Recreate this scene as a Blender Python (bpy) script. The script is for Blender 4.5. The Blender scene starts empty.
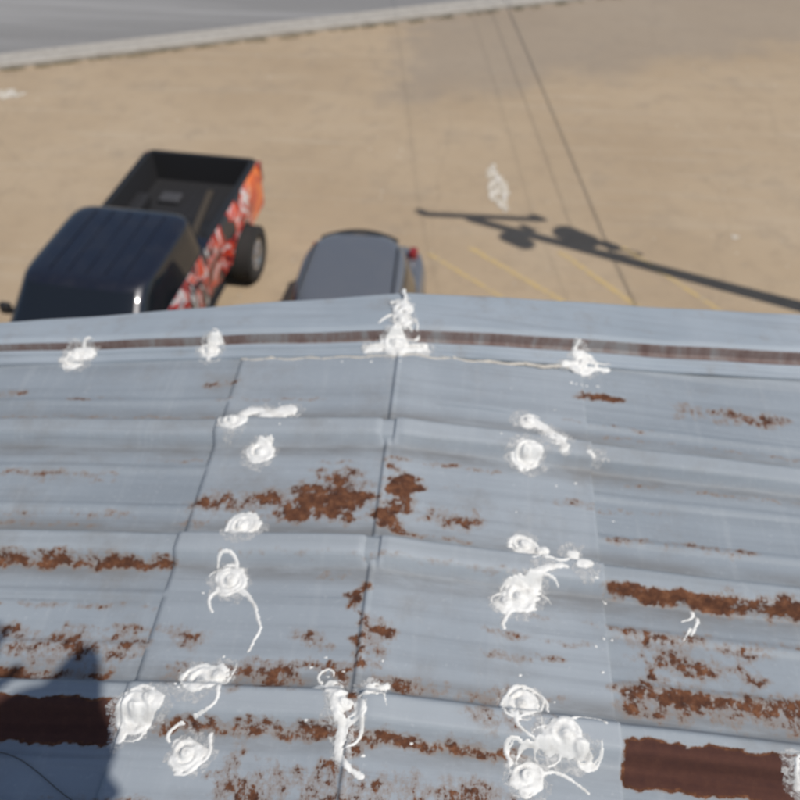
import bpy, math, random
import numpy as np
from mathutils import Vector, Euler, Matrix, noise
random.seed(7); np.random.seed(7)
scn=bpy.context.scene
COL=scn.collection
# ------------------------------------------------------------ helpers
def link(o,parent=None):
    COL.objects.link(o)
    if parent: o.parent=parent
    return o
def empty(name,loc=(0,0,0),rotz=0):
    o=bpy.data.objects.new(name,None); o.location=loc; o.rotation_euler=(0,0,rotz); COL.objects.link(o); return o
def mesh(name,v,f,mats=(),parent=None,smooth=False,mi=None,loc=None):
    me=bpy.data.meshes.new(name); me.from_pydata([tuple(p) for p in v],[],[tuple(q) for q in f])
    for m in mats: me.materials.append(m)
    if mi is not None: me.polygons.foreach_set("material_index",list(mi))
    if smooth: me.polygons.foreach_set("use_smooth",[True]*len(me.polygons))
    me.update()
    o=bpy.data.objects.new(name,me)
    if loc: o.location=loc
    return link(o,parent)
def recalc(o):
    import bmesh
    b=bmesh.new(); b.from_mesh(o.data); bmesh.ops.recalc_face_normals(b,faces=b.faces); b.to_mesh(o.data); b.free()
def box(name,c,s,mat,parent=None,bev=0.0,rot=None):
    x,y,z=s[0]/2,s[1]/2,s[2]/2
    v=[(-x,-y,-z),(x,-y,-z),(x,y,-z),(-x,y,-z),(-x,-y,z),(x,-y,z),(x,y,z),(-x,y,z)]
    f=[(0,3,2,1),(4,5,6,7),(0,1,5,4),(1,2,6,5),(2,3,7,6),(3,0,4,7)]
    o=mesh(name,v,f,[mat],parent); o.location=c
    if rot: o.rotation_euler=rot
    if bev>0:
        m=o.modifiers.new("b",'BEVEL'); m.width=bev; m.segments=3
    return o
def tube(name,pts,r,mat,parent=None,n=10):
    v=[];f=[]
    pts=[Vector(p) for p in pts]
    rs=r if isinstance(r,(list,tuple)) else [r]*len(pts)
    for i,p in enumerate(pts):
        t=(pts[min(i+1,len(pts)-1)]-pts[max(i-1,0)]).normalized()
        a=Vector((0,0,1)) if abs(t.z)<.9 else Vector((1,0,0))
        u=t.cross(a).normalized(); w=t.cross(u)
        for k in range(n):
            an=2*math.pi*k/n
            v.append(p+(u*math.cos(an)+w*math.sin(an))*rs[i])
    for i in range(len(pts)-1):
        for k in range(n):
            a=i*n+k;b=i*n+(k+1)%n
            f.append((a,b,b+n,a+n))
    f.append(tuple(range(n))[::-1]); f.append(tuple((len(pts)-1)*n+k for k in range(n)))
    o=mesh(name,v,f,[mat],parent,smooth=True); recalc(o); return o
def revolve(name,prof,mat,parent=None,n=32,axis='X',loc=(0,0,0),mi=None,mats=None):
    v=[];f=[];m=[]
    for (a,r) in prof:
        for k in range(n):
            t=2*math.pi*k/n
            c,s=r*math.cos(t),r*math.sin(t)
            v.append((a,c,s) if axis=='X' else (c,s,a))
    for i in range(len(prof)-1):
        for k in range(n):
            a=i*n+k;b=i*n+(k+1)%n
            f.append((a,b,b+n,a+n)); m.append(mi[i] if mi else 0)
    o=mesh(name,v,f,mats or [mat],parent,smooth=True,mi=m); o.location=loc; recalc(o); return o
class M:
    def __init__(s,name,base=(.5,.5,.5),rough=.5,metal=0.,coat=0.):
        s.m=bpy.data.materials.new(name); s.m.use_nodes=True
        s.nt=s.m.node_tree; s.b=s.nt.nodes["Principled BSDF"]
        s.b.inputs['Base Color'].default_value=(*base,1); s.b.inputs['Roughness'].default_value=rough
        s.b.inputs['Metallic'].default_value=metal; s.b.inputs['Coat Weight'].default_value=coat
    def n(s,t,**k):
        nd=s.nt.nodes.new(t)
        for a,b in k.items():
            if hasattr(nd,a): setattr(nd,a,b)
            else: nd.inputs[a].default_value=b
        return nd
    def l(s,a,b): s.nt.links.new(a,b)
    def coord(s,scale=(1,1,1),rotz=0,obj=True):
        tc=s.n('ShaderNodeTexCoord'); mp=s.n('ShaderNodeMapping')
        mp.inputs['Scale'].default_value=scale; mp.inputs['Rotation'].default_value=(0,0,rotz)
        s.l(tc.outputs['Object'],mp.inputs['Vector']); return mp.outputs[0]
    def noise(s,vec,scale,detail=6,rough=.6,dist=0):
        nd=s.n('ShaderNodeTexNoise'); nd.inputs['Scale'].default_value=scale; nd.inputs['Detail'].default_value=detail
        nd.inputs['Roughness'].default_value=rough; nd.inputs['Distortion'].default_value=dist
        s.l(vec,nd.inputs['Vector']); return nd.outputs['Fac']
    def ramp(s,fac,stops,interp='LINEAR'):
        r=s.n('ShaderNodeValToRGB'); r.color_ramp.interpolation=interp
        e=r.color_ramp.elements
        while len(e)<len(stops): e.new(.5)
        for i,(p,c) in enumerate(stops):
            e[i].position=p; e[i].color=(*c,1) if len(c)==3 else c
        s.l(fac,r.inputs[0]); return r.outputs[0]
    def g(s,fac,a,b,va=0.,vb=1.):
        r=s.n('ShaderNodeMapRange'); r.interpolation_type='SMOOTHSTEP'
        for i,x in zip((1,2,3,4),(a,b,va,vb)): r.inputs[i].default_value=x
        s.l(fac,r.inputs[0]); return r.outputs[0]
    def mix(s,fac,a,b,mode='MIX'):
        x=s.n('ShaderNodeMix'); x.data_type='RGBA'; x.blend_type=mode
        for val,i in ((fac,0),(a,6),(b,7)):
            if isinstance(val,(float,int)): x.inputs[i].default_value=val
            elif isinstance(val,tuple): x.inputs[i].default_value=(*val,1)
            else: s.l(val,x.inputs[i])
        return x.outputs[2]
    def math(s,op,a,b=0.,c=0.):
        x=s.n('ShaderNodeMath'); x.operation=op
        for i,val in enumerate((a,b,c)):
            if isinstance(val,(float,int)): x.inputs[i].default_value=val
            else: s.l(val,x.inputs[i])
        return x.outputs[0]
    def bump(s,h,strength=.3,dist=.01):
        b=s.n('ShaderNodeBump'); b.inputs['Strength'].default_value=strength; b.inputs['Distance'].default_value=dist
        s.l(h,b.inputs['Height']); s.l(b.outputs[0],s.b.inputs['Normal'])
    def col(s,c): s.l(c,s.b.inputs['Base Color'])
    def xyz(s,vec):
        x=s.n('ShaderNodeSeparateXYZ'); s.l(vec,x.inputs[0]); return x.outputs
# ------------------------------------------------------------ world / sun
SAZ=math.radians(56); EL=math.radians(58)
to_sun=Vector((math.sin(SAZ)*math.cos(EL),-math.cos(SAZ)*math.cos(EL),math.sin(EL)))
w=bpy.data.worlds.new("World"); scn.world=w; w.use_nodes=True
nt=w.node_tree; bg=nt.nodes['Background']; sky=nt.nodes.new('ShaderNodeTexSky'); sky.sky_type='NISHITA'; sky.sun_disc=False
sky.sun_elevation=EL; sky.sun_rotation=math.atan2(to_sun.x,to_sun.y)
nt.links.new(sky.outputs[0],bg.inputs[0]); bg.inputs[1].default_value=.085
sd=bpy.data.lights.new("sun",'SUN'); sd.energy=3.9; sd.angle=math.radians(.53); sd.color=(1,.95,.88)
so=bpy.data.objects.new("sun",sd); so.rotation_euler=to_sun.to_track_quat('Z','Y').to_euler(); COL.objects.link(so)
scn.view_settings.view_transform='Standard'; scn.view_settings.look='None'; scn.view_settings.exposure=0
# ------------------------------------------------------------ camera
cd=bpy.data.cameras.new("camera"); cam=bpy.data.objects.new("camera",cd); COL.objects.link(cam); scn.camera=cam
cd.sensor_width=36; cd.lens=38.6; cd.clip_start=.02; cd.clip_end=6000
cam.location=(0,0,8.8); cam.rotation_euler=(math.radians(46),0,math.radians(4.9))
cd.dof.use_dof=True; cd.dof.focus_distance=.95; cd.dof.aperture_fstop=5.2
# ------------------------------------------------------------ ROOF
RX=-.129; RZ=7.5; P=.083
def sstep(a,b,x):
    t=np.clip((x-a)/(b-a),0,1); return t*t*(3-2*t)
def ribh(y,minor=True):
    y=np.asarray(y,float); h=np.zeros_like(y)
    d=np.abs((y-1.235+.1525)%.305-.1525)
    h=.028*(1-sstep(.017,.040,d))
    if minor:
        h=h+.0045*(1-sstep(.003,.013,np.abs(d-.1)))
    return np.where(y>1.42,0,h)
def wob(x,y):
    return .0026*np.sin(x*5.1+y*3.3)*np.sin(y*7.7-x*2.1+1)+.0013*np.sin(x*13+y*9+2)+.0005*np.sin(x*31-y*17)*np.sin(y*41)
def panelz(x,y):
    return RZ-P*np.sqrt((x-RX)**2+.0004)+ribh(y)+wob(x,y)
def capz(x,y):
    dx=np.abs(x-RX)
    crease=.006*(1-sstep(.001,.008,dx))+.0035*sstep(-.003,.003,x-RX-.004)*(1-sstep(.02,.10,x-RX))
    dimple=-.018*(1-sstep(.0,.022,dx))*(ribh(y,False)/.028)
    return RZ+.005-P*np.sqrt((x-RX)**2+.0001)+ribh(y,False)*1.03+.7*wob(x,y)+crease+dimple
CAPL,CAPR=-.498,.292
def roofz(x,y):
    x=np.asarray(x,float);y=np.asarray(y,float)
    return np.where((x>CAPL)&(x<CAPR),capz(x,y),panelz(x,y))
RUST=[(-.50,-.22,1.025,1.075,.60),(-.44,-.32,1.02,1.085,.40),(-.32,-.15,1.00,1.10,.72),(-.27,-.18,1.0,1.13,.80),(-.124,-.07,.985,1.13,.95),(-.124,-.085,.99,1.15,.6),(-.04,.08,1.01,1.06,.52),(.0,.05,1.01,1.03,.6),
(-.56,-.49,1.377,1.40,.66),(-1.08,-.96,1.35,1.372,.55),(.27,.36,1.412,1.438,.70),(.48,.74,1.395,1.44,.50),(.52,.56,1.40,1.42,.6),(.66,.70,1.40,1.42,.6),
(-1.0,-.70,1.108,1.125,.47),(-1.3,-.49,.883,.902,.84),(-1.2,-.6,.878,.91,.42),(.28,1.3,.893,.915,.88),(.45,.9,.885,.93,.45),(-1.0,-.51,.69,.76,.48),(-.58,-.52,.67,.75,.62),(-.75,-.60,.655,.68,.55),
(-1.3,-.51,.553,.618,1.3),(-.46,-.10,.574,.597,.68),(-.12,.12,.572,.593,.62),(-.32,-.285,.44,.57,.5),(-.150,-.122,.42,.87,.62),(-.142,-.130,.50,.86,.74),(-.13,-.085,.69,.81,.5),
(.30,.80,.672,.742,.56),(.30,.95,.70,.728,.68),(.34,.36,.72,.78,.5),(.292,1.6,.56,.625,1.3),(.33,.55,.755,.80,.5),(-.26,-.19,.725,.765,.48),(-.46,-.40,.72,.76,.48),
(-.3,.15,.45,.54,.44),(.05,.2,.60,.70,.3),(-.45,-.2,.64,.70,.40),(.31,.6,.80,.84,.40),(-.1,.1,.66,.69,.44),(-.52,-.3,.98,1.02,.3),
(.3,.6,1.02,1.04,.40),(.35,.8,1.17,1.18,.40),(-.95,-.6,1.0,1.02,.36),(-.45,.2,.905,.915,.33),(-1.1,-.5,1.28,1.29,.36),(-1.0,-.5,.80,.81,.42),(.3,.9,1.30,1.31,.36)]
rr_=random.Random(21)
for i in range(46):
    y=rr_.choice((.47,.50,.53,.655,.67,.69,.72,.75,.78,.80,.83,.86,.98,1.01,1.03,1.10,1.15,1.30,1.33))+rr_.uniform(-.008,.008)
    x=rr_.uniform(-1.0,.8); L_=rr_.uniform(.05,.28); s_=rr_.uniform(.36,.54)-(.08 if y>.95 else 0)
    RUST.append((x,x+L_,y,y+rr_.uniform(.008,.02),s_))
def rustf(x,y):
    r=np.zeros_like(x)
    wx=x+.010*np.sin(y*90+x*20)+.006*np.sin(y*210+1)+.012*np.sin(y*37+2); wy=y+.005*np.sin(x*60+y*25)+.0035*np.sin(x*137+2)+.0025*np.sin(x*260+y*90)
    for (a,b,c,d,s) in RUST:
        th=d-c
        if s>1.2: ex,ey,X,Y=.006,.005,x+.3*(wx-x),y+.5*(wy-y)
        elif th<.035: ex,ey,X,Y=.025,.009,wx,y+.6*(wy-y)
        else: ex,ey,X,Y=.035,.022,wx,wy
        ex=min(ex,(b-a)*.45)
        fx=sstep(a-ex,a+ex,X)*(1-sstep(b-ex,b+ex,X)); fy=sstep(c-ey,c+ey,Y)*(1-sstep(d-ey,d+ey,Y))
        r=np.maximum(r,s*fx*fy)
    far=(y<.42)|(np.abs(x)>1.3)
    gen=np.clip(.55*np.sin(x*1.7+np.floor(y/.305)*2.3)+.25,0,1)*(1-sstep(.02,.05,np.abs((y-.59+.1525)%.305-.1525)))
    return np.where(far,np.maximum(r,gen*.9),r)
def grid(name,xs,ys,zf,mat,parent,att=True,mask=None):
    X,Y=np.meshgrid(xs,ys); Z=zf(X,Y)
    nx,ny=len(xs),len(ys)
    V=np.stack([X.ravel(),Y.ravel(),Z.ravel()],1)
    i=np.arange(nx-1)[None,:]+nx*np.arange(ny-1)[:,None]
    F=np.stack([i,i+1,i+1+nx,i+nx],-1).reshape(-1,4)
    if mask is not None:
        k=mask.ravel(); keep=k[F].any(1); F=F[keep]
        used=np.unique(F); rem=-np.ones(len(V),int); rem[used]=np.arange(len(used)); V=V[used]; F=rem[F]
    me=bpy.data.meshes.new(name); me.from_pydata(V.tolist(),[],F.tolist())
    me.materials.append(mat); me.polygons.foreach_set("use_smooth",[True]*len(me.polygons))
    if att:
        a=me.attributes.new("rust",'FLOAT','POINT'); a.data.foreach_set("value",rustf(V[:,0],V[:,1]).astype(np.float32))
    me.update(); o=bpy.data.objects.new(name,me); return link(o,parent)
def roofmat(name,c1,c2,seed):
    m=M(name,rough=.62,metal=.0); m.b.inputs['Specular IOR Level'].default_value=.28
    v=m.coord((1,1,1)); 
    vs=m.coord((1.0,34,1)); vs2=m.coord((45,3,1)); vs3=m.coord((2.2,130,1))
    n1=m.noise(v,2.2+seed,4); n2=m.noise(vs,1.0,4,.6); n3=m.noise(vs2,1,3); n4=m.noise(v,110,4); n5=m.noise(vs3,1,3)
    base=m.ramp(n1,[(.3,c1),(.7,c2)])
    base=m.mix(m.g(n2,.42,.72,0,.30),base,tuple(x*.60 for x in c1))
    base=m.mix(m.g(n5,.62,.74,0,.28),base,tuple(x*.5 for x in c1))
    base=m.mix(m.g(n3,.5,.8,0,.14),base,(.44,.46,.47))
    base=m.mix(m.g(n4,.56,.8,0,.30),base,(.44,.46,.48))
    # shade painted into the colour along each rib foot, tops lightened as if lit
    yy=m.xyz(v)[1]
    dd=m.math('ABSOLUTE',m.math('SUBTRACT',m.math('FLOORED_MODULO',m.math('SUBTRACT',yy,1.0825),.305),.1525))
    foot_shade=m.math('MULTIPLY',m.g(dd,.026,.042),m.g(dd,.046,.085,1,0))
    foot_shade=m.math('MULTIPLY',foot_shade,m.g(m.noise(m.coord((5,22,1)),1,5,.7),.30,.65,.15,.70))
    foot_shade=m.math('MULTIPLY',foot_shade,m.g(yy,1.40,1.42,1,0))
    base=m.mix(foot_shade,base,(.135,.135,.135))
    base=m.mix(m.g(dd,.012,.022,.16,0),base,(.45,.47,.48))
    dirt=m.noise(v,5,6,.7)
    base=m.mix(m.g(dirt,.50,.78,0,.45),base,(.17,.155,.138))
    at=m.n('ShaderNodeAttribute',attribute_name="rust")
    ra=m.noise(m.coord((1,.6,1)),75,6,.75); rb=m.noise(m.coord((.6,1.1,1)),22,4,.65)
    amp=m.g(at.outputs['Fac'],.05,.3)
    s=m.math('ADD',m.math('MULTIPLY_ADD',ra,1.9,-.95),m.math('MULTIPLY_ADD',rb,1.7,-.85))
    s=m.math('ADD',at.outputs['Fac'],m.math('MULTIPLY',s,amp))
    core=m.g(s,.49,.66); halo=m.g(s,.12,.54,0,.55)
    rc=m.ramp(m.noise(v,50,5,.75),[(.32,(.042,.018,.012)),(.52,(.105,.042,.021)),(.72,(.205,.092,.046))])
    deep=m.g(at.outputs['Fac'],1.02,1.2,0,.85)
    rc=m.mix(deep,rc,m.ramp(n2,[(.3,(.046,.019,.016)),(.7,(.085,.035,.026))]))
    base=m.mix(halo,base,(.215,.15,.105))
    base=m.mix(core,base,rc); m.col(base)
    m.l(m.g(core,0,1,.60,.92),m.b.inputs['Roughness'])
    h=m.math('ADD',m.math('MULTIPLY',n4,.3),m.math('MULTIPLY',core,ra))
    m.bump(h,.35,.002)
    return m.m
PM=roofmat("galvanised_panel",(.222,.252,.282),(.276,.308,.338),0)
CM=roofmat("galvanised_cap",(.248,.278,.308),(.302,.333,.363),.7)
bld=empty("metal_building")
dense_x=np.arange(-1.5,1.5,.010)
xs=np.concatenate([np.linspace(-6,-1.55,24),dense_x,np.linspace(1.55,6,24)])
ys=np.concatenate([np.arange(-12,.2,.0152),np.arange(.2,1.62,.005)])
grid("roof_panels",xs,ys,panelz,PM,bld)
cxs=np.concatenate([[CAPL-.001],np.arange(CAPL,RX-.016,.010),np.arange(RX-.016,RX+.016,.002),np.arange(RX+.016,CAPR,.010),[CAPR,CAPR+.001]])
def capz2(x,y):
    return np.where((x<CAPL-.0005)|(x>CAPR+.0005),panelz(x,y)+.0004,capz(x,y))
cys=np.concatenate([np.arange(-12,.2,.0152),np.arange(.2,1.50,.005)])
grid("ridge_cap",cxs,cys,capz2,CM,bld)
# rake trim
TM=M("rake_trim_paint",rough=.65); TM.b.inputs['Specular IOR Level'].default_value=.3; v=TM.coord()
c=TM.ramp(TM.noise(v,3,5),[(.3,(.25,.288,.325)),(.7,(.315,.352,.39))])
c=TM.mix(TM.g(TM.noise(TM.coord((2,50,20)),1,5),.45,.75,0,.5),c,(.20,.222,.245)); 
c=TM.mix(TM.g(TM.noise(v,9,6,.75),.5,.78,0,.55),c,(.20,.18,.16)); TM.col(c); TM=TM.m
GM=M("trim_groove_rusty",rough=.8); v=GM.coord((3,1,1))
GM.col(GM.ramp(GM.noise(v,7,6,.7),[(.34,(.12,.078,.07)),(.48,(.165,.125,.115)),(.62,(.21,.205,.205))])); GM=GM.m
def tline(x,c,sl,sr):
    d=np.clip(x-RX,-1.25,1.25); return c+(sl if d<0 else sr)*d
def trim(side):
    xs=[RX+side*d for d in np.concatenate([np.arange(0,1.3,.05),np.linspace(1.35,5.9,12)])]
    v=[];n=9
    for x in xs:
        z=RZ-P*abs(x-RX); gi=tline(x,1.488,.03,.085); bi=tline(x,1.548,.045,.09); ou=tline(x,1.70,.10,.10)
        z+=.0015*math.sin(x*9)+.001*math.sin(x*23)
        pr=[(gi-.002,.001),(gi,.009),(gi+.020,.010),(gi+.023,.016),(gi+.034,.017),(gi+.037,.007),(bi-.006,.007),(bi,.030),(bi+.012,.037),(ou-.012,.030),(ou,.022),(ou+.002,-.17),(ou-.03,-.18)]
        n=len(pr)
        for (yy,zz) in pr: v.append((x,yy,z+zz+(.001 if side>0 else 0)))
    f=[];mi=[]
    for i in range(len(xs)-1):
        for k in range(n-1):
            a=i*n+k; q=(a,a+1,a+1+n,a+n); f.append(q if side<0 else q[::-1]); mi.append(1 if k in(4,5,6) else 0)
    o=mesh("rake_trim",v,f,[TM,GM],bld,mi=mi,smooth=False)
    m=o.modifiers.new("b",'BEVEL'); m.width=.003; m.segments=3
    return o
trim(-1).name="rake_trim_a"; trim(1).name="rake_trim_b"
# building walls
WM=M("corrugated_wall",rough=.5,metal=.2); v=WM.coord()
WM.col(WM.mix(WM.g(WM.noise(WM.coord((8,8,.6)),2,5),.45,.75,0,.5),(.55,.53,.48),(.36,.33,.29))); WM=WM.m
def wall(name,x0,y0,x1,y1,gable):
    L=math.hypot(x1-x0,y1-y0); n=int(L/.05); dx,dy=(x1-x0)/L,(y1-y0)/L; nx,ny=dy,-dx
    v=[]
    for i in range(n+1):
        s=L*i/n; o=.02 if (i%6)<2 else 0
        x=x0+dx*s+nx*o; y=y0+dy*s+ny*o
        top=RZ-P*abs(x-RX)-.03 if gable else RZ-P*6-.03
        v+= [(x,y,0),(x,y,top)]
    f=[(2*i,2*i+2,2*i+3,2*i+1) for i in range(n)]
    return mesh(name,v,f,[WM],bld)
wall("wall_front",5.8,1.45,-5.9,1.45,True); wall("wall_back",-5.9,-11.9,5.8,-11.9,True)
wall("wall_side_a",-5.9,1.45,-5.9,-11.9,False); wall("wall_side_b",5.8,-11.9,5.8,1.45,False)
glass_dk=M("dark_glass",(.012,.014,.017),.06,coat=.3).m
white_tr=M("white_frame",(.7,.7,.68),.5).m
for i,x in enumerate((-4,3.2)):
    box("window_frame_%d"%i,(x,1.49,1.6),(1.5,.06,1.1),white_tr,bld,.01); box("window_%d"%i,(x,1.53,1.6),(1.36,.02,.96),glass_dk,bld)
box("door_frame",(-.3,1.49,1.08),(1.1,.06,2.16),white_tr,bld,.01); box("door",(-.3,1.53,1.06),(.94,.02,2.04),glass_dk,bld)
# sealant
SM=M("white_sealant",(.80,.80,.77),.6); v=SM.coord()
SM.col(SM.mix(SM.g(SM.noise(v,38,5,.7),.42,.72,0,.6),(.68,.68,.66),(.44,.425,.395))); SM.bump(SM.noise(v,240,3),.25,.0012); SM=SM.m
FM=M("thin_sealant_film",(.58,.58,.57),.6); v=FM.coord(); fa=FM.g(FM.noise(v,70,5,.75,1.5),.40,.62,.05,.68)
FM.l(fa,FM.b.inputs['Alpha']); FM=FM.m
CR=M("cream_sealant",(.44,.41,.36),.6).m
def strokes(name,segs,mat=SM,hmax=.0055,res=.0022,rough=.0035,seed=0,warp=1.0):
    xs=[s[0] for s in segs]+[s[2] for s in segs]; ys_=[s[1] for s in segs]+[s[3] for s in segs]; w=max(s[4] for s in segs)+.01
    gx=np.arange(min(xs)-w,max(xs)+w,res); gy=np.arange(min(ys_)-w,max(ys_)+w,res)
    X,Y=np.meshgrid(gx,gy)
    N=.5*np.sin(X*190+seed+3*np.sin(Y*110))+.5*np.sin(Y*170+seed*2+3*np.sin(X*90+seed))
    N=N*.7+.4*np.sin(X*430+2*np.sin(Y*300))*np.sin(Y*390+seed)
    WX=X+warp*(.0022*np.sin(Y*70+seed)+.0016*np.sin(Y*150+2*seed)); WY=Y+warp*.0026*np.sin(X*75+seed*1.3)
    Fm=np.full(X.shape,-1.); H=np.zeros(X.shape)
    for (x0,y0,x1,y1,ww) in segs:
        dx,dy=x1-x0,y1-y0; l2=dx*dx+dy*dy
        t=np.clip(((WX-x0)*dx+(WY-y0)*dy)/l2,0,1) if l2>1e-9 else 0
        d=np.hypot(WX-x0-t*dx,WY-y0-t*dy)
        f=ww-d+N*min(rough,ww*.35)
        hm=hmax*min(1,.22+ww/.03)
        h=hm*np.sqrt(np.clip(f/max(ww*.7,.003),0,1))
        if l2<1e-9 and ww>.015 and hmax>.003:
            rr=np.hypot(X-x0,Y-y0); an=np.arctan2(Y-y0,X-x0)
            h=h+np.where(f>0,.0045*(1-sstep(.005,.011,rr))+.0013*np.sin(d*560+an*1.0+N),0)
            h=h-np.where(f>0,.0034*np.exp(-((rr-.0145)/.0035)**2),0)
        elif hmax>.003: h=h+np.where(f>0,.0006*np.sin(d*1300+N*2),0)
        H=np.maximum(H,np.where(f>0,h,0)); Fm=np.maximum(Fm,f)
    base=surf(X,Y)
    Z=base+np.where(Fm>0,H+.0004,-.0025 if hmax>.003 else .0003)
    return grid(name,gx,gy,lambda a,b:Z,mat,bld,att=False,mask=Fm>0)
def surf(X,Y):
    z=roofz(X,Y)
    d=np.clip(X-RX,-1.25,1.25); sl=np.where(d<0,.03,.085); g=1.488+sl*d; sl=np.where(d<0,.045,.09); b=1.548+sl*d
    zz=RZ-P*np.abs(X-RX)
    z=np.where(Y>g,np.maximum(z,zz+.011),z); z=np.where((Y>g+.02)&(Y<g+.038),np.maximum(z,zz+.018),z)
    return np.where(Y>b-.012,zz+.008+.030*sstep(b-.016,b+.004,Y),z)
def curl(x,y,a,L,k,w0,w1):
    out=[];n=9
    for i in range(n):
        nx=x+math.cos(a)*L/n; ny=y+math.sin(a)*L/n
        out.append((x,y,nx,ny,w0+(w1-w0)*i/n)); x,y=nx,ny; a+=k/n
    return out
def disc(x,y,r): return [(x,y,x,y,r)]
def blob(seed,discs,extra=[],wisps=3,L=.07):
    rnd=random.Random(seed*7+1); s=[];film=[]
    for (x,y,r) in discs:
        r*=1.06
        s+=disc(x,y,r)
        for _ in range(2):
            a=rnd.uniform(0,6.28); q=r*rnd.uniform(.45,.7); s+=disc(x+math.cos(a)*r*.6,y+math.sin(a)*r*.6,min(q,.0149))
        film+=disc(x+rnd.gauss(0,.004),y+rnd.gauss(0,.005),r+rnd.uniform(.005,.012))
        for k in range(wisps):
            a=rnd.uniform(0,6.28); sg=rnd.choice((-1,1))
            s+=curl(x+math.cos(a)*r*.85,y+math.sin(a)*r*.85,a+sg*rnd.uniform(.9,1.6),rnd.uniform(.5,1.0)*L,sg*rnd.uniform(1.0,3.4),rnd.uniform(.0020,.0038),.0010)
    for e in extra:
        s.append(e)
        if e[4]>.007: film.append((e[0],e[1],e[2],e[3],e[4]+.006))
    strokes("sealant_blob_%02d"%seed,s,seed=seed)
    if film: strokes("sealant_film_%02d"%seed,film,mat=FM,hmax=.0006,seed=seed+3,rough=.007)
blob(1,[(-.909,1.474,.024),(-.88,1.488,.014)],extra=[(-.94,1.47,-.87,1.475,.006)],wisps=3,L=.04)
blob(2,[(-.578,1.495,.021),(-.572,1.52,.012)],wisps=3,L=.04)
blob(3,[(-.141,1.512,.032),(-.132,1.572,.020),(-.13,1.625,.013)],extra=[(-.205,1.500,-.07,1.506,.010),(-.13,1.63,-.132,1.69,.004)]+curl(-.14,1.6,1.0,.06,2.5,.006,.002)+curl(-.14,1.6,2.4,.06,-2.5,.006,.002),wisps=4,L=.06)
blob(4,[(.298,1.525,.027),(.285,1.555,.013)],extra=[(.25,1.518,.35,1.522,.008)],wisps=4,L=.05)
blob(5,[(-.462,1.245,.024)],extra=curl(-.465,1.26,1.3,.10,-2.0,.013,.009)+[(-.40,1.29,-.35,1.302,.016),(-.40,1.27,-.36,1.285,.008)],wisps=3,L=.05)
blob(6,[(-.392,1.178,.028)],wisps=2,L=.04)
blob(7,[(.165,1.318,.020),(.222,1.268,.024)],extra=[(.165,1.322,.225,1.285,.010),(.22,1.27,.233,1.225,.010)],wisps=3,L=.05)
blob(8,[(.156,1.207,.028)],wisps=2,L=.04)
blob(9,[(.292,1.223,.008)],wisps=0); blob(10,[(-.389,.985,.033)],wisps=2,L=.05)
blob(11,[(.150,.988,.020),(.178,.975,.015)],extra=curl(.12,.98,1.4,.09,-3.2,.005,.003)+[(.15,.985,.19,.955,.009)]+curl(.19,.955,-1,.05,2,.004,.002),wisps=3,L=.05)
blob(12,[(.240,.980,.011)],wisps=1,L=.02); blob(13,[(.255,.944,.014)],wisps=0)
blob(14,[(-.382,.86,.029)],extra=curl(-.372,.845,-.4,.15,-1.7,.005,.002)+curl(-.375,.895,1.9,.06,3.2,.003,.002)+curl(-.40,.84,-2.4,.05,2,.005,.002),wisps=3,L=.06)
blob(15,[(.140,.872,.030),(.115,.858,.018),(.165,.90,.014)],extra=curl(.16,.905,.9,.07,-1.2,.010,.004)+curl(.13,.85,-2.6,.05,1.5,.007,.003),wisps=4,L=.06)
blob(16,[(-.385,.660,.029),(-.36,.675,.018)],extra=curl(-.42,.665,1.2,.11,-3.4,.0045,.002)+curl(-.355,.655,-.9,.07,-2,.0045,.002),wisps=3,L=.05)
blob(17,[(-.475,.600,.031),(-.455,.618,.018)],extra=[(-.48,.59,-.495,.56,.008)],wisps=3,L=.05)
blob(18,[(-.378,.543,.026)],extra=curl(-.345,.575,-1.3,.09,-2.0,.004,.002)+curl(-.41,.56,2,.04,-2,.004,.002),wisps=2,L=.05)
blob(19,[(-.138,.625,.027),(-.162,.655,.014),(-.105,.655,.013)],extra=[(-.15,.64,-.19,.658,.007),(-.105,.655,-.078,.672,.005)]+curl(-.138,.605,-1.9,.10,1.6,.010,.004)+curl(-.12,.61,-.8,.06,-2.5,.004,.002)+curl(-.185,.668,2.5,.05,-4,.003,.0015)+curl(-.10,.67,.2,.06,-4,.003,.0015),wisps=3,L=.05)
blob(20,[(.140,.668,.027)],extra=curl(.108,.65,1.7,.13,-3.4,.0045,.002)+curl(.13,.64,-1.6,.05,1.5,.004,.002),wisps=4,L=.08)
blob(21,[(.205,.615,.026),(.228,.600,.017),(.18,.605,.014)],extra=curl(.22,.645,.8,.06,-2,.004,.002)+curl(.16,.60,3.0,.05,2,.004,.002),wisps=3,L=.06)
blob(22,[(.145,.555,.024)],extra=curl(.12,.575,2.2,.05,-3,.004,.002)+curl(.165,.56,.3,.08,-1.2,.004,.002),wisps=3,L=.06)
blob(23,[(.580,.606,.020)],wisps=3,L=.05)
strokes("sealant_smear",curl(.430,.865,.2,.03,1.2,.002,.004)+curl(.455,.872,-1.5,.04,-.9,.004,.002)+curl(.445,.85,-2.2,.03,0,.003,.0015),seed=31)
strokes("sealant_bead",[(x,1.482+.03*(x-RX)*(1 if x<RX else 2.7)+random.uniform(-.001,.001),x+.02,1.482+.03*(x+.02-RX)*(1 if x<RX else 2.7),random.uniform(.0020,.0034)) for x in np.arange(-.50,.29,.02)],mat=CR,hmax=.0035,rough=.001,seed=4)
rn=random.Random(5)
sp=[]
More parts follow.
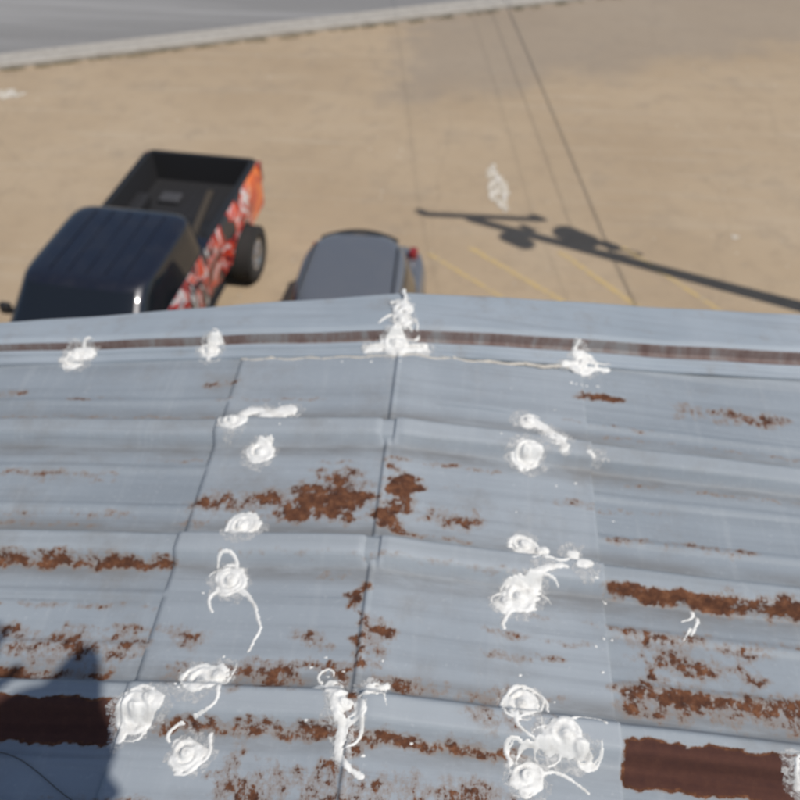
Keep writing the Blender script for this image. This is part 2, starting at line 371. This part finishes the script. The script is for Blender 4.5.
for i in range(60):
    cx,cy=rn.choice([(-.4,1.25),(.18,1.3),(.2,.95),(-.38,.85),(-.4,.6),(.17,.62),(-.13,.62),(.3,1.5),(-.14,1.5),(.26,1.1),(.26,.8)])
    x=cx+rn.gauss(0,.05); y=min(cy+rn.gauss(0,.06),1.46); sp.append((x,y,x+rn.uniform(-.004,.004),y+.0001,rn.uniform(.0012,.0028)))
strokes("sealant_drips",sp,hmax=.0031,rough=.0005,res=.0015,seed=9)
WT=M("old_wire",(.10,.09,.08),.6).m
pts=[]
for i in range(14):
    t=i/13; x=-.72+.22*t; y=.535-.07*t+.012*math.sin(t*5); pts.append((x,y,float(panelz(np.array(x),np.array(y)))+.004))
tube("loose_wire",pts,.0009,WT,bld,6)
# ------------------------------------------------------------ GROUND
G=M("lot_surface",rough=.95); v=G.coord()
n1=G.noise(v,.22,5,.55); n2=G.noise(v,2.2,6,.65); n3=G.noise(v,40,5,.75); n4=G.noise(G.coord((.25,3.2,1),-.39),1,5,.6); n5=G.noise(v,.9,5,.7)
c=G.ramp(n1,[(.3,(.325,.243,.158)),(.55,(.378,.290,.194)),(.75,(.405,.320,.225))])
c=G.mix(G.g(n2,.45,.75,0,.5),c,(.28,.215,.148)); c=G.mix(G.g(n4,.5,.75,0,.4),c,(.42,.35,.262)); c=G.mix(G.g(n5,.52,.72,0,.45),c,(.26,.21,.155))
c=G.mix(G.g(n3,.56,.75,0,.5),c,(.20,.16,.115)); c=G.mix(G.g(n3,.30,.42,.3,0),c,(.51,.43,.335))
o=G.xyz(v)
q=G.math('ADD',G.math('MULTIPLY',o[0],-.382),G.math('MULTIPLY',o[1],.924))
q=G.math('ADD',q,G.math('MULTIPLY_ADD',G.noise(v,.7,6,.65),3.6,-1.8))
m1=G.math('MULTIPLY',G.g(q,17.3,19.0),G.g(G.math('ADD',o[0],G.math('MULTIPLY',n2,2.5)),-1.4,.3)); 
c=G.mix(G.math('MULTIPLY',m1,.58),c,(.235,.198,.160)); 
vo=G.n('ShaderNodeTexVoronoi',feature='DISTANCE_TO_EDGE'); vo.inputs['Scale'].default_value=.16
mp=G.n('ShaderNodeVectorMath'); mp.operation='ADD'; nz=G.n('ShaderNodeTexNoise'); nz.inputs['Scale'].default_value=.8; nz.inputs['Detail'].default_value=6
G.l(v,nz.inputs['Vector']); G.l(v,mp.inputs[0]); G.l(nz.outputs['Color'],mp.inputs[1]); G.l(mp.outputs[0],vo.inputs['Vector'])
cr=G.g(vo.outputs['Distance'],.0,.008,.14,0); c=G.mix(cr,c,(.17,.14,.10))
G.col(c); G.bump(n3,.5,.02)
S=3000
mesh("ground",[(-S,-S,0),(S,-S,0),(S,S,0),(-S,S,0)],[(0,1,2,3)],[G.m])
RD=Vector((.924,.382,0)); RN=Vector((-.382,.924,0)); R0=Vector((-11.5,19.9,0))
def strip(name,a,b,z,mat,L=300,parent=None):
    p=[R0+RN*a-RD*L,R0+RN*a+RD*L,R0+RN*b+RD*L,R0+RN*b-RD*L]
    return mesh(name,[(q.x,q.y,z) for q in p],[(0,1,2,3)],[mat],parent)
A=M("road_asphalt",rough=.9); v=A.coord(); 
c=A.ramp(A.noise(v,60,5,.8),[(.35,(.15,.147,.143)),(.65,(.23,.225,.22))]); c=A.mix(A.g(A.noise(A.coord((.06,.9,1),-.392),1,5),.4,.7,0,.75),c,(.31,.305,.30)); A.col(c)
CC=M("concrete_gutter",rough=.9); v=CC.coord(); CC.col(CC.ramp(CC.noise(v,5,6,.7),[(.3,(.29,.265,.23)),(.7,(.40,.375,.335))]))
YL=M("yellow_road_paint",(.5,.36,.10),.8).m
strip("road",1.0,13.5,.004,A.m)
strip("pavement",14.0,16,.12,CC.m)
pr=[(0,0),(.0,.10),(.03,.125),(.17,.125),(.22,.11),(.30,.015),(1.0,.008),(1.0,-.02)]
def prof_strip(name,pr,off,mat,flip=1):
    vv=[];L=300
    for s in np.arange(-L,L+1,6):
        for (a,z) in pr:
            p=R0+RD*float(s)+RN*(off+flip*a); vv.append((p.x,p.y,z))
    n=len(pr);k=len(vv)//n
    ff=[(i*n+j,i*n+j+1,(i+1)*n+j+1,(i+1)*n+j) for i in range(k-1) for j in range(n-1)]
    o=mesh(name,vv,ff,[mat]); recalc(o); return o
prof_strip("kerb",pr,0,CC.m); prof_strip("kerb.001",pr[:6],14.0,CC.m,-1)
strip("road_centre_line",7.1,7.22,.008,YL); strip("road_centre_line.001",7.35,7.47,.008,YL)
PY=M("worn_yellow_paint",rough=.9); v=PY.coord(); n=PY.noise(v,9,6,.75)
PY.col(PY.mix(PY.g(n,.44,.60),(.46,.33,.14),(.375,.295,.195))); PY=PY.m
def gline(name,x0,y0,x1,y1,wd,mat,z=.004):
    d=Vector((x1-x0,y1-y0,0)).normalized(); n=Vector((-d.y,d.x,0))*wd/2
    a=Vector((x0,y0,z));b=Vector((x1,y1,z)); return mesh(name,[a-n,b-n,b+n,a+n],[(0,1,2,3)],[mat])
gline("parking_line",.14,13.15,2.6,10.9,.10,PY); gline("parking_line.001",1.75,13.15,3.9,10.5,.10,PY); gline("parking_line.002",-.6,12.9,1.5,11.0,.08,PY)
gline("parking_line.003",2.9,13.4,5.0,10.8,.08,PY)
def splat(name,cx,cy,rx,ry,mat,seed,z=.008,rot=0):
    r=random.Random(seed); v=[(cx,cy,z)];n=40
    for i in range(n):
        t=6.283*i/n; k=1+.35*math.sin(3*t+seed)*r.uniform(.4,1)+r.uniform(-.25,.25)
        x,y=rx*k*math.cos(t),ry*k*math.sin(t); v.append((cx+x*math.cos(rot)-y*math.sin(rot),cy+x*math.sin(rot)+y*math.cos(rot),z))
    return mesh(name,v,[(0,1+i,1+(i+1)%n) for i in range(n)],[mat])
SPL=M("dried_white_paint",rough=.9); n=SPL.noise(SPL.coord(),7,6,.7); SPL.col(SPL.mix(SPL.g(n,.35,.6),(.64,.61,.56),(.46,.40,.31))); SPL.l(SPL.g(SPL.noise(SPL.coord((1,.6,1)),9,5,.7),.33,.52,.15,1),SPL.b.inputs['Alpha'])
splat("paint_spill",.62,15.45,.19,.62,SPL.m,3,rot=.15); splat("paint_spill.001",.73,14.7,.10,.28,SPL.m,5,rot=.1,z=.012); splat("paint_spill.002",5.0,13.9,.07,.06,SPL.m,8); splat("paint_spill.003",-10.9,18.5,.45,.22,SPL.m,4,rot=.4)
wm=M("dry_weeds",rough=.9); wm.col(wm.ramp(wm.noise(wm.coord(),3,3),[(.35,(.07,.075,.03)),(.65,(.20,.165,.09))])); 
vv=[];ff=[]; r=random.Random(3)
for i in range(11000):
    s=r.uniform(-6,18); off=-abs(r.gauss(0,.10+.10*max(0,noise.noise(Vector((s*.8,4,0))))*2))-.01
    if noise.noise(Vector((s*2.3,0,0)))+.5*noise.noise(Vector((s*7,9,0)))<-.22+.02*max(0,s)+r.uniform(-.2,.2) : continue
    p=R0+RD*s+RN*off; h=r.uniform(.01,.05); a=r.uniform(0,6.28); wd=.007
    dx,dy=math.cos(a)*wd,math.sin(a)*wd; k=len(vv)
    vv+=[(p.x-dx,p.y-dy,0),(p.x+dx,p.y+dy,0),(p.x+r.uniform(-.05,.05),p.y+r.uniform(-.05,.05),h)]; ff.append((k,k+1,k+2))
mesh("weeds",vv,ff,[wm.m])
vv=[];ff=[]
for i in range(600):
    x=r.uniform(-12,9);y=r.uniform(10,23);q=r.uniform(.006,.022); k=len(vv)
    vv+=[(x-q,y-q*.7,0),(x+q,y-q,0),(x+q*.8,y+q,0),(x-q,y+q*.9,0),(x,y,q*.9)]; ff+=[(k,k+1,k+4),(k+1,k+2,k+4),(k+2,k+3,k+4),(k+3,k,k+4)]
PB=M("pebble",rough=.9); PB.col(PB.ramp(PB.noise(PB.coord(),4,2),[(.4,(.16,.13,.1)),(.6,(.55,.5,.42))]))
mesh("pebbles",vv,ff,[PB.m])
# ------------------------------------------------------------ VEHICLES
def paint(name,c,rough=.3,metal=.3,coat=.8,dust=.25):
    m=M(name,c,rough,metal,coat); m.b.inputs['Coat Roughness'].default_value=.08
    v=m.coord(); n=m.noise(v,3,6,.7); m.col(m.mix(m.g(n,.4,.8,dust*.25,dust),c,(.22,.19,.15)))
    m.l(m.g(n,.4,.8,rough,rough+.15),m.b.inputs['Roughness']); return m.m
RUB=M("tyre_rubber",(.022,.021,.02),.85).m; CHR=M("wheel_alloy",(.55,.55,.56),.25,.9).m; BLK=M("black_plastic",(.015,.015,.016),.55).m
RED=M("tail_lamp_red",(.22,.012,.01),.2,coat=1).m; LMP=M("head_lamp",(.7,.72,.75),.1,coat=1).m
def wheel(par,x,y,r,wd,side,name):
    h=wd/2
    w=empty(name); w.parent=par; w.location=(x,y,r); w.scale=(side,1,1)
    prof=[(-h,r*.5),(-h,r*.9),(-h*.85,r*.97),(-h*.6,r),(h*.6,r),(h*.85,r*.97),(h,r*.9),(h*.98,r*.62),(h*.80,r*.58)]
    revolve("tyre",prof,RUB,w,40)
    vv=[];ff=[]
    for i in range(36):
        for sgn,ofs in((-1,0),(1,.5)):
            t=2*math.pi*(i+ofs)/36; dt=.055
            k=len(vv)
            for (a,rr) in ((t-dt,r*.985),(t+dt,r*.985),(t+dt,r*1.015),(t-dt,r*1.015)):
                for xx in (sgn*h*.15,sgn*h*.93): vv.append((xx,rr*math.cos(a),rr*math.sin(a)))
            ff+=[(k+4,k+5,k+7,k+6),(k,k+1,k+7,k+6),(k+2,k+3,k+5,k+4),(k+1,k+3,k+5,k+7),(k,k+2,k+4,k+6)]
    mesh("tread",vv,ff,[RUB],w)
    revolve("rim",[(h*.80,r*.6),(h*.86,r*.56),(h*.3,r*.5),(h*.1,r*.2),(h*.1,.001)],CHR,w,40)
    revolve("hub",[(h*.1,r*.16),(h*.75,r*.14),(h*.8,.001)],CHR,w,20)
    for k in range(8):
        t=2*math.pi*k/8
        b=box("spoke_%d"%k,(h*.62,math.cos(t)*r*.33,math.sin(t)*r*.33),(.03,r*.44,.055),CHR,w,.008); b.rotation_euler=(t,0,0)
def loft(name,st,mats,par,mfun):
    v=[];n=len(st[0][1])
    for y,ring in st:
        for (x,z) in ring: v.append((x,y,z))
        for (x,z) in ring[::-1][1:]: v.append((-x,y,z))
    m=2*n-1; f=[];mi=[]
    for i in range(len(st)-1):
        for k in range(m-1):
            a=i*m+k; f.append((a,a+1,a+1+m,a+m)); kk=k if k<n-1 else m-2-k
            mi.append(mfun(.5*(st[i][0]+st[i+1][0]),kk))
    f.append(tuple(range(m))); mi.append(0); f.append(tuple((len(st)-1)*m+k for k in range(m))[::-1]); mi.append(mfun(st[-1][0],3))
    o=mesh(name,v,f,mats,par,smooth=True,mi=mi); recalc(o)
    o.data.set_sharp_from_angle(angle=math.radians(38)); return o
def greenhouse(par,yb0,yb1,yt0,yt1,wb,wt,zb,zt,pillars,glass,pnt,N=120,crown=.035,ex=7,rear_taper=0):
    lev=[(0,0),(.35,0),(.7,0),(.93,0),(1.0,.02),(1.06,.07),(1.09,.16),(1.10,.35)]
    v=[];f=[];mi=[]
    for (t,ins) in lev:
        tt=min(t,1); a0=yb0+(yt0-yb0)*tt; a1=yb1+(yt1-yb1)*tt; wx=wb+(wt-wb)*tt; z=zb+(zt-zb)*min(t,1)+(t-1 if t>1 else 0)*crown*8
        for k in range(N):
            an=2*math.pi*k/N; c,s=math.cos(an),math.sin(an)
            x=math.copysign(abs(c)**(2/ex),c)*(wx-ins); y=math.copysign(abs(s)**(2/ex),s)*((a1-a0)/2-ins)+(a0+a1)/2
            if rear_taper: x*=1-rear_taper*max(0,(y-(a0+a1)/2)/((a1-a0)/2))**2
            v.append((x,y,z))
    for i in range(len(lev)-1):
        for k in range(N):
            q=(i*N+k,i*N+(k+1)%N,(i+1)*N+(k+1)%N,(i+1)*N+k); f.append(q)
            m=1
            if i<3:
                m=0
                cx=sum(v[j][0] for j in q)/4; cy=sum(v[j][1] for j in q)/4; t=lev[i][0]
                wx=wb+(wt-wb)*(t+.15)
                a0=yb0+(yt0-yb0)*(t+.15); a1=yb1+(yt1-yb1)*(t+.15)
                if abs(cx)>wx*.86 and (cy-a0<.14 or a1-cy<.14): m=1
                if abs(cx)>wx*.90:
                    for p in pillars:
                        if abs(cy-p)<.06: m=1
            mi.append(m)
    n0=(len(lev)-1)*N; v.append((0,(yt0+yt1)/2,zt+crown)); f+=[(n0+k,n0+(k+1)%N,len(v)-1) for k in range(N)]; mi+=[1]*N
    o=mesh("cabin",v,f,[glass,pnt],par,smooth=True,mi=mi); recalc(o); o.data.set_sharp_from_angle(angle=math.radians(50)); return o
VG=M("vehicle_glass",(.010,.012,.015),.04,coat=.5).m
tr=empty("pickup_truck",(-5.26,6.88,0),math.radians(-5.2)); tr.scale=(1.07,1.035,1.0)
TB=paint("black_navy_paint",(.008,.010,.020),.32,.2,.7,.06)
GR=M("vinyl_wrap_graphic",rough=.3,coat=.6); v=GR.coord((.3,1.0,1.0)); nz=GR.noise(v,1.25,3,.6,1.6)
vo=GR.n('ShaderNodeTexVoronoi'); vo.inputs['Scale'].default_value=1.4; GR.l(GR.coord((.2,.8,1.6)),vo.inputs['Vector'])
mx=GR.math('ADD',GR.math('MULTIPLY',nz,.8),GR.math('MULTIPLY',GR.xyz(vo.outputs['Color'])[0],.2))
gc=GR.ramp(mx,[(0,(.02,.02,.025)),(.43,(.46,.022,.015)),(.475,(.60,.07,.02)),(.51,(.58,.56,.56)),(.54,(.46,.022,.015)),(.58,(.02,.02,.03)),(.66,(.55,.54,.54))],'CONSTANT')
yy=GR.xyz(GR.coord())[1]; gc=GR.mix(GR.g(yy,5.5,5.9),gc,GR.ramp(mx,[(0,(.58,.06,.02)),(.47,(.75,.17,.03)),(.6,(.46,.03,.02))],'CONSTANT')); GR.col(gc); GR=GR.m
BL=M("bed_liner",(.013,.013,.015),.75).m
TL=6.45; CR0=4.0; AX=(1.15,5.05); WR=.44
def arch(y,ctrs,rr,zb):
    for c in ctrs:
        if abs(y-c)<rr: return max(zb,WR*.9+math.sqrt(rr*rr-(y-c)**2))
    return zb
def rarch(y): return arch(y,AX,.54,.58)
st=[]; ysn=sorted(set([0,.04,.12,.25,.45]+list(np.round(np.arange(.55,6.3,.06),3))+[CR0-.001,CR0,CR0+.03,CR0+.031,6.33,6.361,6.362,6.40,6.42,6.44,TL]))
for y in ysn:
    w_=1.0; 
    if y<.45: w_=.90+.10*math.sqrt(max(0,1-((.45-y)/.45)**2))
    if y>6.36: w_=1.0-.6*(y-6.36)
    zb=rarch(y); bed=(CR0+.03<y<6.362)
    top=1.42 if y>CR0 else (1.36+.06*min(1,y/1.4))
    if y<.12: top-=.10*(1-y/.12)
    z3=max(1.08,zb+.10)
    fl=.03*math.exp(-((y-AX[0])/.45)**2)+.07*math.exp(-((y-AX[1])/.5)**2)
    ring=[(0,zb),(w_*.86,zb),(w_+fl,zb+.03),(w_+fl,z3),(w_-.01+fl*.3,1.25),(w_-.045,top-.02),(w_-.07,top)]
    ring+= [(w_-.15,top),(w_-.17,.90),(0,.90)] if bed else [(w_-.16,top+.004),(w_-.22,top+.02 if y<1.4 else top+.004),(0,top+(.05 if y<1.4 else .004))]
    st.append((float(y),ring))
def tm(y,k):
    if k<=1: return 2
    if k in(2,3,4): return 1 if y>1.5 else 0
    if k>=6 and y>CR0+.02 and y<6.37: return 3
    return 3 if (k>=5 and y>CR0) else 0
body=loft("body",st,[TB,GR,BLK,BL],tr,tm)
greenhouse(tr,1.35,3.98,2.0,3.84,.95,.84,1.42,1.95,(2.75,),VG,TB)
for x in np.linspace(-.5,.5,5): box("roof_rib",(x,2.95,1.987),(.02,1.5,.008),TB,tr,.003)
for x in np.linspace(-.7,.7,11): box("bed_floor_rib",(x,5.2,.905),(.05,2.25,.02),BL,tr,.005)
for s in(-1,1):
    box("bed_wheel_hump",(s*.72,AX[1],1.02),(.24,1.0,.24),BL,tr,.06)
    wheel(tr,s*1.02,AX[0],WR,.31,s,"wheel"); wheel(tr,s*1.10,AX[1],WR+.02,.34,s,"wheel")
    box("mirror",(s*1.06,1.85,1.50),(.16,.10,.18),BLK,tr,.04); box("mirror_arm",(s*.96,1.86,1.47),(.14,.05,.05),BLK,tr,.01)
    box("tail_lamp",(s*.955,6.40,1.20),(.10,.13,.36),RED,tr,.02); box("head_lamp",(s*.76,.03,1.08),(.3,.1,.2),LMP,tr,.03)
    box("door_handle",(s*1.005,2.6,1.28),(.03,.16,.03),CHR,tr,.01); box("step_bar",(s*.98,3.0,.52),(.14,2.2,.06),BLK,tr,.02)
    box("bed_rail_cap",(s*.905,5.18,1.428),(.10,2.28,.02),BLK,tr,.008)
box("bumper_rear",(0,6.53,.68),(1.8,.16,.20),CHR,tr,.04); box("bumper_front",(0,-.08,.68),(1.9,.2,.26),BLK,tr,.06)
box("grille",(0,-.005,1.08),(1.15,.05,.34),BLK,tr,.02); box("licence_plate",(0,6.62,.70),(.32,.01,.16),LMP,tr)
box("tailgate_cap",(0,6.40,1.428),(1.7,.07,.02),BLK,tr,.008)
box("tool_tray",(-.35,5.7,.96),(.34,.26,.09),M("grey_tray",(.05,.05,.055),.7).m,tr,.03); box("plank",(.30,5.3,.95),(.10,1.5,.04),M("old_plank",(.05,.04,.03),.9).m,tr,.005,rot=(0,0,.12))
cr=empty("parked_car",(-1.60,7.35,0),math.radians(-1.0)); cr.scale=(1.08,1,1)
CG=paint("grey_metallic_paint",(.15,.16,.18),.38,.35,.7,.10)
L=4.3; AX2=(.85,3.45); WR2=.34; ws=.92
st=[]
for y in sorted(set([0,.03,.1,.2,.35]+list(np.round(np.arange(.4,4.1,.06),3))+[4.12,4.2,4.26,L])):
    w_=ws*(.80+.20*math.sqrt(max(0,1-((.6-y)/.6)**2))) if y<.6 else ws
    if y>3.7: w_=ws*(.76+.24*math.sqrt(max(0,1-((y-3.7)/.6)**2)))
    zb=.28
    for c_ in AX2:
        if abs(y-c_)<.40: zb=max(zb,WR2*.9+math.sqrt(.16-(y-c_)**2)); 
    top=.98-.16*max(0,(.9-y)/.9)**1.5; 
    if y>4.2: top=.96
    ring=[(0,zb),(w_*.88,zb),(w_-.01,zb+.04),(w_,max(.76,zb+.05)),(w_-.015,.84),(w_-.05,top-.03),(w_-.11,top),(w_-.3,top+.03),(0,top+.05)]
    st.append((float(y),ring))
loft("body",st,[CG,BLK],cr,lambda y,k:1 if k<=1 else 0)
greenhouse(cr,1.0,4.22,1.75,3.62,.86,.69,.97,1.62,(2.35,3.25),VG,CG,crown=.045,ex=3.6,rear_taper=.14)
for s in(-1,1):
    for y in AX2: wheel(cr,s*.80,y,WR2,.22,s,"wheel")
    box("mirror",(s*1.0,1.75,1.05),(.22,.12,.16),BLK,cr,.04)
    t=box("tail_lamp",(s*.715,4.00,1.05),(.13,.18,.15),RED,cr,.04)
    box("head_lamp",(s*.62,.10,.72),(.3,.22,.14),LMP,cr,.05)
    tube("roof_rail",[(s*.60,1.95,1.645),(s*.61,2.05,1.675),(s*.575,3.15,1.675),(s*.56,3.25,1.645)],.012,BLK,cr,8)
vv=[];ff=[];n=15
for i in range(n):
    t=-1+2*i/(n-1); x=.54*t; vv+=[(x,3.56-.16*t*t,1.652-.03*t*t),(x,3.76-.18*t*t,1.60-.03*t*t),(x,3.74-.18*t*t,1.575-.03*t*t)]
for i in range(n-1): ff+=[(3*i,3*i+3,3*i+4,3*i+1),(3*i+1,3*i+4,3*i+5,3*i+2)]
mesh("spoiler",vv,ff,[BLK],cr,smooth=True); box("bumper_rear",(0,4.30,.50),(1.3,.12,.3),BLK,cr,.05)
box("grille",(0,-.01,.55),(1.0,.04,.2),BLK,cr,.02)
# ------------------------------------------------------------ UTILITY POLE
up=empty("utility_pole"); 
WD=M("weathered_wood",rough=.9); WD.col(WD.ramp(WD.noise(WD.coord((8,8,.8)),2,5),[(.3,(.10,.07,.05)),(.7,(.24,.18,.13))])); WD=WD.m
STL=M("grey_steel",(.35,.36,.37),.45,.6).m; CER=M("porcelain",(.35,.33,.30),.2).m
B=Vector((6.5,11.55,0)); T=Vector((5.83,10.25,11))
def at(h): return B+(T-B)*(h/11)
tube("shaft",[at(-0),at(4),at(8),at(11)],[.17,.14,.115,.10],WD,up,16)
ca=at(10.75)+Vector((.10,.16,0)); tube("crossarm",[ca+Vector((-1.15,0,.0)),ca+Vector((1.15,0,.0))],.085,WD,up,4)
for s in(-1.08,1.08):
    revolve("insulator",[(0,.03),(.05,.09),(.09,.06),(.13,.10),(.19,.07),(.24,.09),(.36,.0)],CER,up,14,'Z',loc=ca+Vector((s,0,.05)))
for i,(dx,dy,h,k) in enumerate(((-.30,-.18,9.0,.74),(.26,.24,8.1,.95))):
    p=at(h)+Vector((dx,dy,0)); revolve("transformer_%d"%i,[(-.42*k,0),(-.42*k,.22*k),(-.40*k,.25*k),(.38*k,.25*k),(.43*k,.20*k),(.46*k,0)],STL,up,24,'Z',loc=p)
    tube("bracket_%d"%i,[at(h),p],.04,STL,up,6); revolve("bushing_%d"%i,[(.42*k,.04),(.55*k,.06),(.62*k,.04),(.70*k,.05),(.76*k,0)],CER,up,12,'Z',loc=p)
box("cutout",tuple(at(9.6)+Vector((.25,.1,0))),(.12,.12,.4),CER,up,.02); box("splice_case",tuple(at(7.0)+Vector((.22,.25,0))),(.18,.18,.45),STL,up,.03)
tube("cable_loop",[at(6.6)+Vector((.25*math.cos(t)+.25,.15,.25*math.sin(t))) for t in np.linspace(0,6.2,20)],.025,BLK,up,6)
CB=M("cable_black",(.02,.02,.02),.6).m
wr=Vector((-.165,1,0)).normalized()
def cable(name,p,q,sag,r):
    pts=[]
    for i in range(25):
        t=i/24; a=Vector(p).lerp(Vector(q),t); a.z-=sag*4*t*(1-t); pts.append(a)
    return tube(name,pts,r,CB,up,6)
for s in(-1.08,1.08):
    p=ca+Vector((s,0,.3)); cable("power_line",p,p+wr*45,.9,.005); cable("power_line_b",p,p-wr*45,.9,.005)
p=at(6.6); cable("telecom_cable",p,p+wr*45,.5,.016); cable("telecom_cable_b",p,p-wr*45,.5,.016)
p=at(7.6); cable("service_drop",p,p+wr*45,.6,.008)
# ------------------------------------------------------------ PHOTOGRAPHER (standing behind the lens; only the shadow shows)
ph=empty("photographer")
CLO=M("work_shirt",rough=.9); CLO.col(CLO.mix(CLO.noise(CLO.coord(),30,3),(.05,.07,.12),(.08,.10,.16))); CLO=CLO.m
JE=M("denim",(.05,.07,.12),.9).m; SK=M("skin",(.45,.26,.18),.5).m; BT=M("boot_leather",(.10,.06,.035),.6).m
def skin(name,verts,edges,rad,mat,root=0,sub=2):
    me=bpy.data.meshes.new(name); me.from_pydata([tuple(q) for q in verts],edges,[]); me.materials.append(mat)
    o=bpy.data.objects.new(name,me); link(o,ph)
    m=o.modifiers.new("s",'SKIN')
    for i,r_ in enumerate(rad):
        sv=me.skin_vertices[0].data[i]; r2=r_ if isinstance(r_,tuple) else (r_,r_); sv.radius=r2; sv.use_root=(i==root)
    m.use_smooth_shade=True
    s=o.modifiers.new("u",'SUBSURF'); s.levels=sub; s.render_levels=sub; return o
cz=8.8
hip=(.36,-.68,cz-.42)
LH=Vector((.115,.055,cz+.41))   # raised hand shading the eyes
V=[hip,(.35,-.57,cz-.18),(.34,-.42,cz+.06),(.33,-.30,cz+.19),(.32,-.22,cz+.27),
 (.54,-.31,cz+.17),(.54,-.30,cz-.10),(.22,-.08,cz-.10),
 (.12,-.29,cz+.17),(-.02,-.20,cz+.14),tuple(LH+Vector((-.03,-.10,-.07)))]
E=[(0,1),(1,2),(2,3),(3,4),(3,5),(5,6),(6,7),(3,8),(8,9),(9,10)]
skin("shirt_and_arms",V,E,[(.16,.12),(.15,.11),(.17,.12),(.14,.11),.06,.07,.052,.036,.07,.052,.036],CLO)
skin("trousers",[hip,(.46,-.66,cz-.52),(.48,-.56,cz-.88),(.48,-.64,cz-1.22),(.26,-.66,cz-.52),(.22,-.56,cz-.88),(.20,-.64,cz-1.22)],[(0,1),(1,2),(2,3),(0,4),(4,5),(5,6)],[(.165,.125),.10,.075,.06,.10,.075,.06],JE)
for x in(.48,.20): 
    zr=float(roofz(x,-.5))
    skin("boot",[(x,-.66,zr+.09),(x,-.62,zr+.055),(x,-.48,zr+.042)],[(0,1),(1,2)],[.055,.052,.042],BT)
hc=Vector((.31,-.10,cz+.39))
V=[tuple(hc+Vector(q)) for q in((0,-.11,-.10),(0,-.03,-.04),(0,.0,.03),(0,.02,.08),(0,.06,-.06))]
skin("head",V,[(0,1),(1,2),(2,3),(1,4)],[.06,.085,.095,.075,.055],SK,1)
skin("nose",[tuple(hc+Vector((0,.09,-.02))),tuple(hc+Vector((0,.125,-.04)))],[(0,1)],[.015,.014],SK)
for s in(-1,1):
    skin("ear",[tuple(hc+Vector((s*.088,-.01,.02))),tuple(hc+Vector((s*.10,-.02,-.02)))],[(0,1)],[.016,.014],SK)
    skin("eye",[tuple(hc+Vector((s*.032,.082,.02))),tuple(hc+Vector((s*.032,.086,.02)))],[(0,1)],[.011,.011],LMP)
skin("mouth",[tuple(hc+Vector((-.022,.105,-.085))),tuple(hc+Vector((.022,.105,-.085)))],[(0,1)],[.006,.006],RED)
CP=M("cap_fabric",(.04,.05,.09),.9).m
cap=revolve("cap_crown",[(.02,.108),(.06,.106),(.10,.09),(.13,.06),(.145,0)],CP,ph,28,'Z',loc=hc+Vector((0,0,.02))); cap.rotation_euler=(math.radians(-14),0,0)
v=[];n=17
for i in range(n):
    t=math.pi*i/(n-1); v.append((math.cos(t)*.085,.06+math.sin(t)*.02,.02)); v.append((math.cos(t)*.05,.07+math.sin(t)*.14,.005))
br=mesh("cap_brim",v,[(2*i,2*i+1,2*i+3,2*i+2) for i in range(n-1)],[CP],ph,smooth=True); br.location=hc+Vector((0,0,.03))
m=br.modifiers.new("s",'SOLIDIFY'); m.thickness=.004
skin("palm_left",[LH+Vector((-.03,-.10,-.07)),LH+Vector((-.015,-.05,-.03)),LH],[(0,1),(1,2)],[.028,(.034,.018),(.040,.015)],SK)
for k in range(4):
    o_=Vector((-.03+.02*k,.015,.0)); Lf=(.06,.075,.08,.07)[k]
    skin("finger_left_%d"%k,[LH+o_,LH+o_+Vector((0,Lf*.5,.012)),LH+o_+Vector((.003*k,Lf,.008))],[(0,1),(1,2)],[.010,.009,.0075],SK,sub=1)
skin("thumb_left",[LH+Vector((.03,-.04,-.02)),LH+Vector((.06,-.01,-.02)),LH+Vector((.075,.025,-.02))],[(0,1),(1,2)],[.013,.011,.009],SK,sub=1)
Rm=cam.rotation_euler.to_matrix(); C=Vector(cam.location)
def cl(x,y,z): return C+Rm@Vector((x,y,z))
pho=box("smartphone",cl(.02,-.055,.012),(.075,.155,.009),BLK,ph,.003,rot=cam.rotation_euler)
s=1
pm=cl(.085,-.10,.035); fore=Vector((.22,-.08,cz-.10))
skin("palm_right",[tuple(fore),tuple(pm.lerp(fore,.4)),tuple(pm)],[(0,1),(1,2)],[.028,(.036,.022),(.040,.018)],SK)
for k in range(4):
    yy_=-.125+.024*k; L_=(.8,.95,1,.9)[k]
    skin("finger_right_%d"%k,[tuple(cl(.02+s*.068,yy_,.034)),tuple(cl(.02+s*.062,yy_+.003,.020)),tuple(cl(.02+s*.05*1.0,yy_+.004,.008)),tuple(cl(.02+s*(.045-.008*L_),yy_+.004,.006))],[(0,1),(1,2),(2,3)],[.010,.009,.008,.007],SK,sub=1)
skin("thumb_right",[tuple(cl(.02+s*.068,-.13,.036)),tuple(cl(.02+s*.050,-.105,.034)),tuple(cl(.02+s*.028,-.085,.028))],[(0,1),(1,2)],[.013,.011,.009],SK,sub=1)
